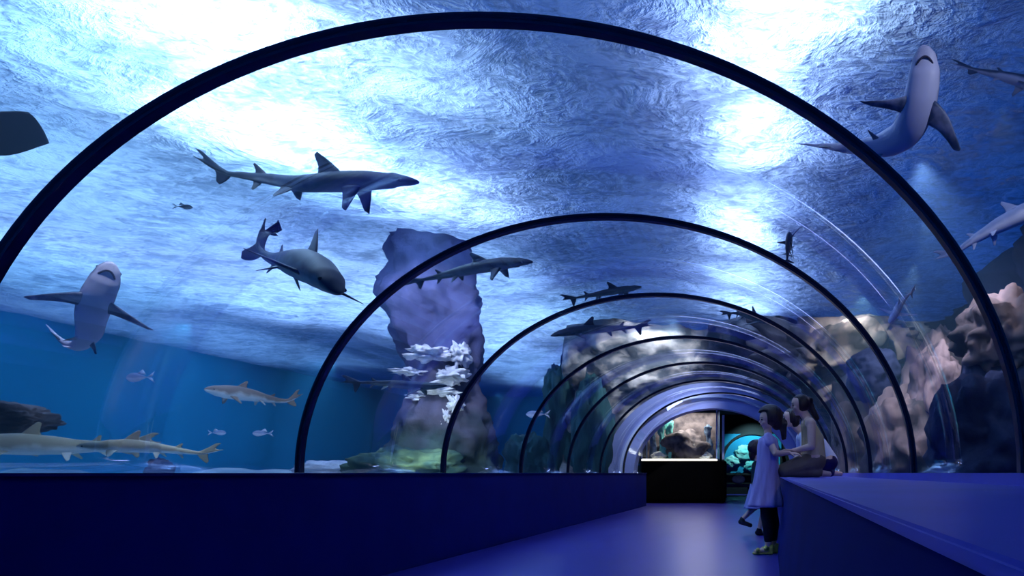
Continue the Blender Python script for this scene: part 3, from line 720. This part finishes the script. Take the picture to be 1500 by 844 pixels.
# trim the hair cap away from the face
for v in bm.verts:
    q = v.co-H
    d = q.dot(f)
    if d > .03 and q.dot(u) < .075: v.co -= f*(d-.03)*.9
remesh('hair', bm, M['hair'], girl, .006, 2)
stn = []
for i in range(26):
    t = i/25; z = 1.165-.70*t
    rx = interp([(0,.06),(.04,.095),(.15,.108),(.35,.108),(.5,.12),(.75,.145),(1,.178)], t); ry = interp([(0,.07),(.04,.13),(.15,.15),(.35,.148),(.5,.158),(.75,.165),(1,.185)], t)
    stn.append((V(gx+.03-.012*t*2, gy, z), rx, ry))
loft(stn, M['lav'], 'dress', girl, folds=.06)
for g in (-1,1):
    b = bmesh.new(); capsule(b, V(gx+.03,gy+.09*g,1.15), V(gx+.045,gy+.125*g,1.09), .050, .048); remesh('sleeve', b, M['lav'], girl, .008, 2)
for g in (-1, 1):
    fx = 0.0 if g < 0 else .05; kn = V(gx+.015+fx, gy+.055*g, .40); an = V(gx+.03+fx, gy+.055*g, .075)
    b = bmesh.new(); capsule(b, V(gx+.02,gy+.055*g,.60), kn, .088, .062); capsule(b, kn, kn.lerp(an,.35)+V(.012,0,0), .062, .062); capsule(b, kn.lerp(an,.35)+V(.012,0,0), an+V(0,0,.07), .062, .042); remesh('legging', b, M['tights'], girl, .007, 2)
    b = bmesh.new(); box(b, an.x-.155, an.x+.05, an.y-.038-.01, an.y+.032, .0, .018, bev=.006)
    capsule(b, an+V(-.10,-.05,-.035), an+V(-.10,.02,-.035), .022, .022); capsule(b, an+V(-.02,-.035,-.015), an+V(-.02,.035,-.015), .026, .026)
    capsule(b, an+V(.025,0,-.045), an+V(.03,0,-.01), .036, .034); remesh('sandal', b, M['sandal'], girl, .006, 2)

# --- woman in tan vest, kneeling on the ledge
def kneeler(x, y, hip, chest, neck, hc, k, fwd, top_m, label, arms, vest=True, tail=True, zl=.752):
    w = empty('person', (x, y, zl), label, 'person')
    bm = bmesh.new(); f, s, u = head(bm, hc, fwd, V(0,0,1), k)
    capsule(bm, neck, hc-V(0,0,k*.28)-f*.02, .050, .046)
    side = V(-f.y, f.x, 0).normalized()
    for g in (-1, 1):
        capsule(bm, hip+side*.06*g, chest+side*.05*g, .105, .095); capsule(bm, chest+side*.05*g, neck+side*.06*g-V(0,0,.03), .095, .06)
        kn = hip+V(f.x,f.y,0).normalized()*.30+side*.10*g; kn.z = zl+.065
        an = kn-V(f.x,f.y,0).normalized()*.33; an.z = zl+.05
        capsule(bm, hip+side*.09*g, kn, .095, .062); capsule(bm, kn, an, .058, .042); capsule(bm, an, an-V(f.x,f.y,0)*.11-V(0,0,.012), .034, .026)
        sh = neck+side*.165*g-V(0,0,.045); capsule(bm, neck-V(0,0,.02), sh, .055, .050)
        el, wr, dn = arms[g]
        capsule(bm, sh, el, .047, .037); capsule(bm, el, wr, .036, .025); hand(bm, wr, dn, V(0,-g*.2,-1), .95, .55)
    remesh('body', bm, M['skin'], w, .0065, 2); facebits(w, hc, f, s, u, k)
    # clothes
    b = bmesh.new()
    for g in (-1, 1):
        capsule(b, hip+side*.06*g, chest+side*.05*g, .116, .106); capsule(b, chest+side*.05*g, neck+side*.065*g-V(0,0,.045), .106, .066)
        if not vest:
            sh = neck+side*.165*g-V(0,0,.045); capsule(b, neck+side*.06*g-V(0,0,.04), sh, .064, .060); capsule(b, sh, sh.lerp(arms[g][0], .6), .060, .052)
    remesh('vest' if vest else 'shirt', b, top_m, w, .008, 3)
    b = bmesh.new()
    for g in (-1, 1):
        fl = V(f.x,f.y,0).normalized(); kn = hip+fl*.30+side*.10*g; kn.z = zl+.072; an = kn-fl*.33; an.z = zl+.055
        capsule(b, hip+side*.075*g+V(0,0,-.01), kn, .112, .070); capsule(b, kn, an, .066, .050)
    for v in b.verts: v.co.z = max(v.co.z, zl+.003)
    remesh('trousers', b, M['olive'] if vest else M['jeans'], w, .008, 2)
    b = bmesh.new(); ball(b, hc+u*.05*k-f*.05*k, .53*k, (.82,.76,.80), 4, Matrix((f,s,u)).transposed())
    for v in b.verts:
        q = v.co-hc; d = q.dot(f)
        if d > .10*k and q.dot(u) < .30*k: v.co -= f*(d-.10*k)*.92
    if tail:
        p = hc-f*.42*k+u*.12*k; ball(b, p, .045, sub=3)
        for i in range(4):
            q = p-f*.016+V(.003*i,0,-.045); capsule(b, p, q, .036-.002*i, .034-.003*i); p = q
    else: ball(b, hc-f*.2*k-u*.2*k, .30*k, (.8,1.2,1.3), 3)
    remesh('hair', b, M['hair'], w, .007, 2)
    return w
wy0 = 7.0
kneeler(.42, wy0, V(.43,wy0,.93), V(.42,wy0,1.13), V(.375,wy0,1.33), V(.295,wy0-.01,1.485), .225, V(-1,-.12,-.12), M['tanv'],
        'woman with dark ponytail in a tan sleeveless vest kneeling on the ledge',
        {-1: (V(.40,wy0+.22,1.06), V(.235,wy0+.14,1.03), V(-1,-.1,.05)), 1: (V(.40,wy0-.21,1.06), V(.235,wy0-.14,1.02), V(-1,.1,.05))})
kneeler(.62, 7.75, V(.62,7.75,.93), V(.52,7.75,1.10), V(.36,7.75,1.24), V(.225,7.74,1.415), .22, V(-1,-.1,-.1), M['white'],
        'person in a white shirt leaning forward behind the tan vested woman',
        {-1: (V(.34,7.98,1.02), V(.20,7.95,.86), V(-1,0,-.2)), 1: (V(.36,7.56,1.02), V(.20,7.60,.86), V(-1,0,-.2))}, vest=False, tail=False)

# --- smaller child walking behind the girl
cx, cy = -.17, 9.0
kid = empty('person', (cx, cy, 0), 'smaller child in a pale skirt and black shoes striding behind the girl', 'person')
bm = bmesh.new(); H = V(cx+.0, cy, 1.11); k = .20
f, s, u = head(bm, H, V(1,.2,0), V(0,0,1), k)
capsule(bm, V(cx,cy,.92), V(cx,cy,1.02), .038, .036)
legs = {-1: (V(cx+.09,cy-.05,.34), V(cx+.02,cy-.05,.07)), 1: (V(cx-.03,cy+.05,.36), V(cx-.20,cy+.05,.20))}
for g in (-1, 1):
    sh = V(cx, cy+.10*g, .93); hip = V(cx, cy+.05*g, .60); capsule(bm, V(cx,cy,.92), sh, .045, .038)
    capsule(bm, V(cx,cy+.04*g,.87), hip, .068, .075)
    kn, an = legs[g]; capsule(bm, hip, kn, .068, .045); capsule(bm, kn, an, .043, .028)
    capsule(bm, an+V(-.01,0,-.035), an+V(.10,0,-.045 if g < 0 else -.08), .026, .020)
    el = V(cx+.02, cy+.14*g, .76); wr = V(cx+.13, cy+.12*g, .69); capsule(bm, sh, el, .036, .028); capsule(bm, el, wr, .027, .02); hand(bm, wr, V(1,0,-.3), V(0,-g,-.2), .72, .4)
remesh('body', bm, M['skin'], kid, .0055, 2); facebits(kid, H, f, s, u, k)
b = bmesh.new(); ball(b, H+V(-.02,0,.02), .112, (1.0,.9,.95), 4); ball(b, H+V(-.07,0,-.06), .06, (.8,1.2,1.5), 3)
for v in b.verts:
    q = v.co-H; d = q.dot(f)
    if d > .02 and q.dot(u) < .06: v.co -= f*(d-.02)*.9
remesh('hair', b, M['hair'], kid, .006, 2)
b = bmesh.new()
for g in (-1, 1):
    capsule(b, V(cx,cy+.045*g,.88), V(cx,cy+.05*g,.62), .080, .080); capsule(b, V(cx,cy+.03*g,.915), V(cx,cy+.10*g,.92), .048, .046); capsule(b, V(cx,cy+.10*g,.92), V(cx+.01,cy+.125*g,.84), .046, .042)
remesh('top', b, M['teeshirt'], kid, .008, 2)
loft([(V(cx,cy,.66-.32*i/14), .095+.085*i/14, .11+.07*i/14) for i in range(15)], M['skirt'], 'skirt', kid, folds=.06)
for g in (-1, 1):
    kn, an = legs[g]; b = bmesh.new(); dz = -.045 if g < 0 else -.08
    capsule(b, an+V(-.02,0,-.036), an+V(.105,0,dz), .034, .028); capsule(b, an+V(0,0,0), an+V(0,0,-.03), .034, .036)
    if g < 0:
        for v in b.verts: v.co.z = max(v.co.z, .0)
    remesh('shoe', b, M['shoe'], kid, .006, 1)

# ------------------------------------------------------------------ light
w = bpy.data.worlds.new('world'); S.world = w; w.use_nodes = True
bg_ = w.node_tree.nodes['Background']; bg_.inputs[0].default_value = (.003,.12,.55,1); bg_.inputs[1].default_value = .8
def area(name, loc, sx, sy, power, col, rot=(0,0,0)):
    l = bpy.data.lights.new(name, 'AREA'); l.shape = 'RECTANGLE'; l.size = sx; l.size_y = sy; l.energy = power; l.color = col
    o = bpy.data.objects.new(name, l); C.objects.link(o); o.location = loc; o.rotation_euler = rot; return o
def spot(name, loc, target, power, col, ang=60, r=.05, blend=.6):
    l = bpy.data.lights.new(name, 'SPOT'); l.energy = power; l.color = col; l.spot_size = math.radians(ang); l.spot_blend = blend; l.shadow_soft_size = r
    o = bpy.data.objects.new(name, l); C.objects.link(o); o.location = loc
    o.rotation_euler = (Vector(target)-Vector(loc)).to_track_quat('-Z', 'Y').to_euler(); return o
def over(px_, py_, sx, sy, power, col, h=.7):
    power *= .50
    Y = 3.5*F/(VY-py_); p = P(px_, py_, Y); area('tank_lamp', (p.x, p.y, WS+h), sx, sy, power, col)
WH = (.95,.97,1.0); VI = (.80,.80,1.0); CY = (.62,.88,1.0)
over(1180,0,.9,.8,75,WH,.35); over(1100,90,.7,.9,58,VI,.35); over(1105,200,.7,1.4,100,VI,.35); over(1090,330,.8,2.6,140,VI,.35); over(1095,430,1.2,4.0,240,VI,.5)
over(335,35,1.3,.8,120,WH,.5); over(180,80,2.0,1.6,110,CY); over(250,120,2.0,1.0,130,WH); over(400,190,1.5,1.2,170,WH,.5); over(480,250,1.2,1.2,130,CY); over(630,290,1.6,1.8,130,VI,.5); over(570,125,1.6,1.2,65,(.75,.85,1),.5); over(690,400,2,3,150,(.75,.85,1),.5); over(150,300,3,3,200,(.7,.85,1))
over(60,250,3,2.5,160,CY); over(60,400,3.5,5,330,CY,.8); over(330,500,3.5,9,420,(.62,.8,1),.8); over(250,370,5,4,420,(.80,.82,1)); over(480,440,5,5,750,(.78,.82,1)); over(790,545,4,8,700,(.7,.82,1)); over(740,470,3,4,300,(.8,.85,1)); over(660,490,3,5,560,(.75,.8,1)); over(800,470,2.5,4,170,CY)
# spots on the back wall, end rock and right rocks, several added as unseen fill
for y in (5, 10, 15, 20, 26): spot('wall_fill_spot', (-12.5,y,4.0), (-16.6,y,1.0), 620, (.30,.85,1), 110)  # added unseen fill lights that brighten the left back wall
spot('wall_fill_spot', (-11,28,4.0), (-11,32,1.2), 260, (.35,.75,1), 110)  # added unseen fill for the far wall
spot('rock_spot', (-2.0,14.6,4.0), (-3.2,17,3.0), 520, (1,.95,.92), 90)
spot('rock_spot', (1.6,14.0,4.0), (1.2,17,3.0), 220, (1,.9,.8), 90)
spot('rock_spot', (1.9,8.6,4.0), (2.6,10.0,1.6), 260, (1,.82,.8), 60)
spot('rock_spot', (2.2,10.6,4.0), (1.7,12.5,1.0), 300, (1,.85,.85), 60)
spot('rock_spot', (2.0,6.0,4.0), (2.6,7.4,2.2), 60, (1,.75,.6), 60)
spot('rock_spot', (-4.0,8.0,4.0), (-5.0,10.4,2.4), 420, (.92,.9,1), 60)
spot('rock_spot', (-4.2,8.6,1.2), (-5.2,10.4,1.1), 75, (.9,1,.85), 90)  # added low fill to brighten the foot of the column
spot('shark_fill_spot', (-4.2,4.6,4.1), (-7.5,8.6,1.2), 330, (.95,.95,1), 80)  # added unseen fill to lift the sharks at left
spot('shark_fill_spot', (1.9,3.0,3.6), (1.5,4.8,2.6), 90, (.85,.85,1), 90)  # added unseen fill to lift the sharks at upper right
spot('rock_spot', (1.7,13.0,4.1), (2.2,15.4,2.6), 420, (1,.93,.8), 90)  # added fill for the yellowish rock mass, too dark without it
spot('rock_spot', (1.6,7.4,4.1), (2.6,9.6,1.2), 420, (.95,.82,1), 100)  # broad violet fill, added to lift dark gaps between the right rocks
# the lit coral tank and the lit far window
area('tank_hood_lamp', (-2.42,18.8,2.48), 1.8, .4, 40, (1,.96,.9))
spot('reef_lamp', (-.7,25.2,2.7), (-.7,26.3,1.4), 160, (.5,1,1), 100)
# blue-violet area light near the tunnel exit, no fixture modelled
area('exit_light', (-1.4,15.2,2.25), 2.0, .3, 15, (.55,.6,1), (math.radians(-35),0,0))
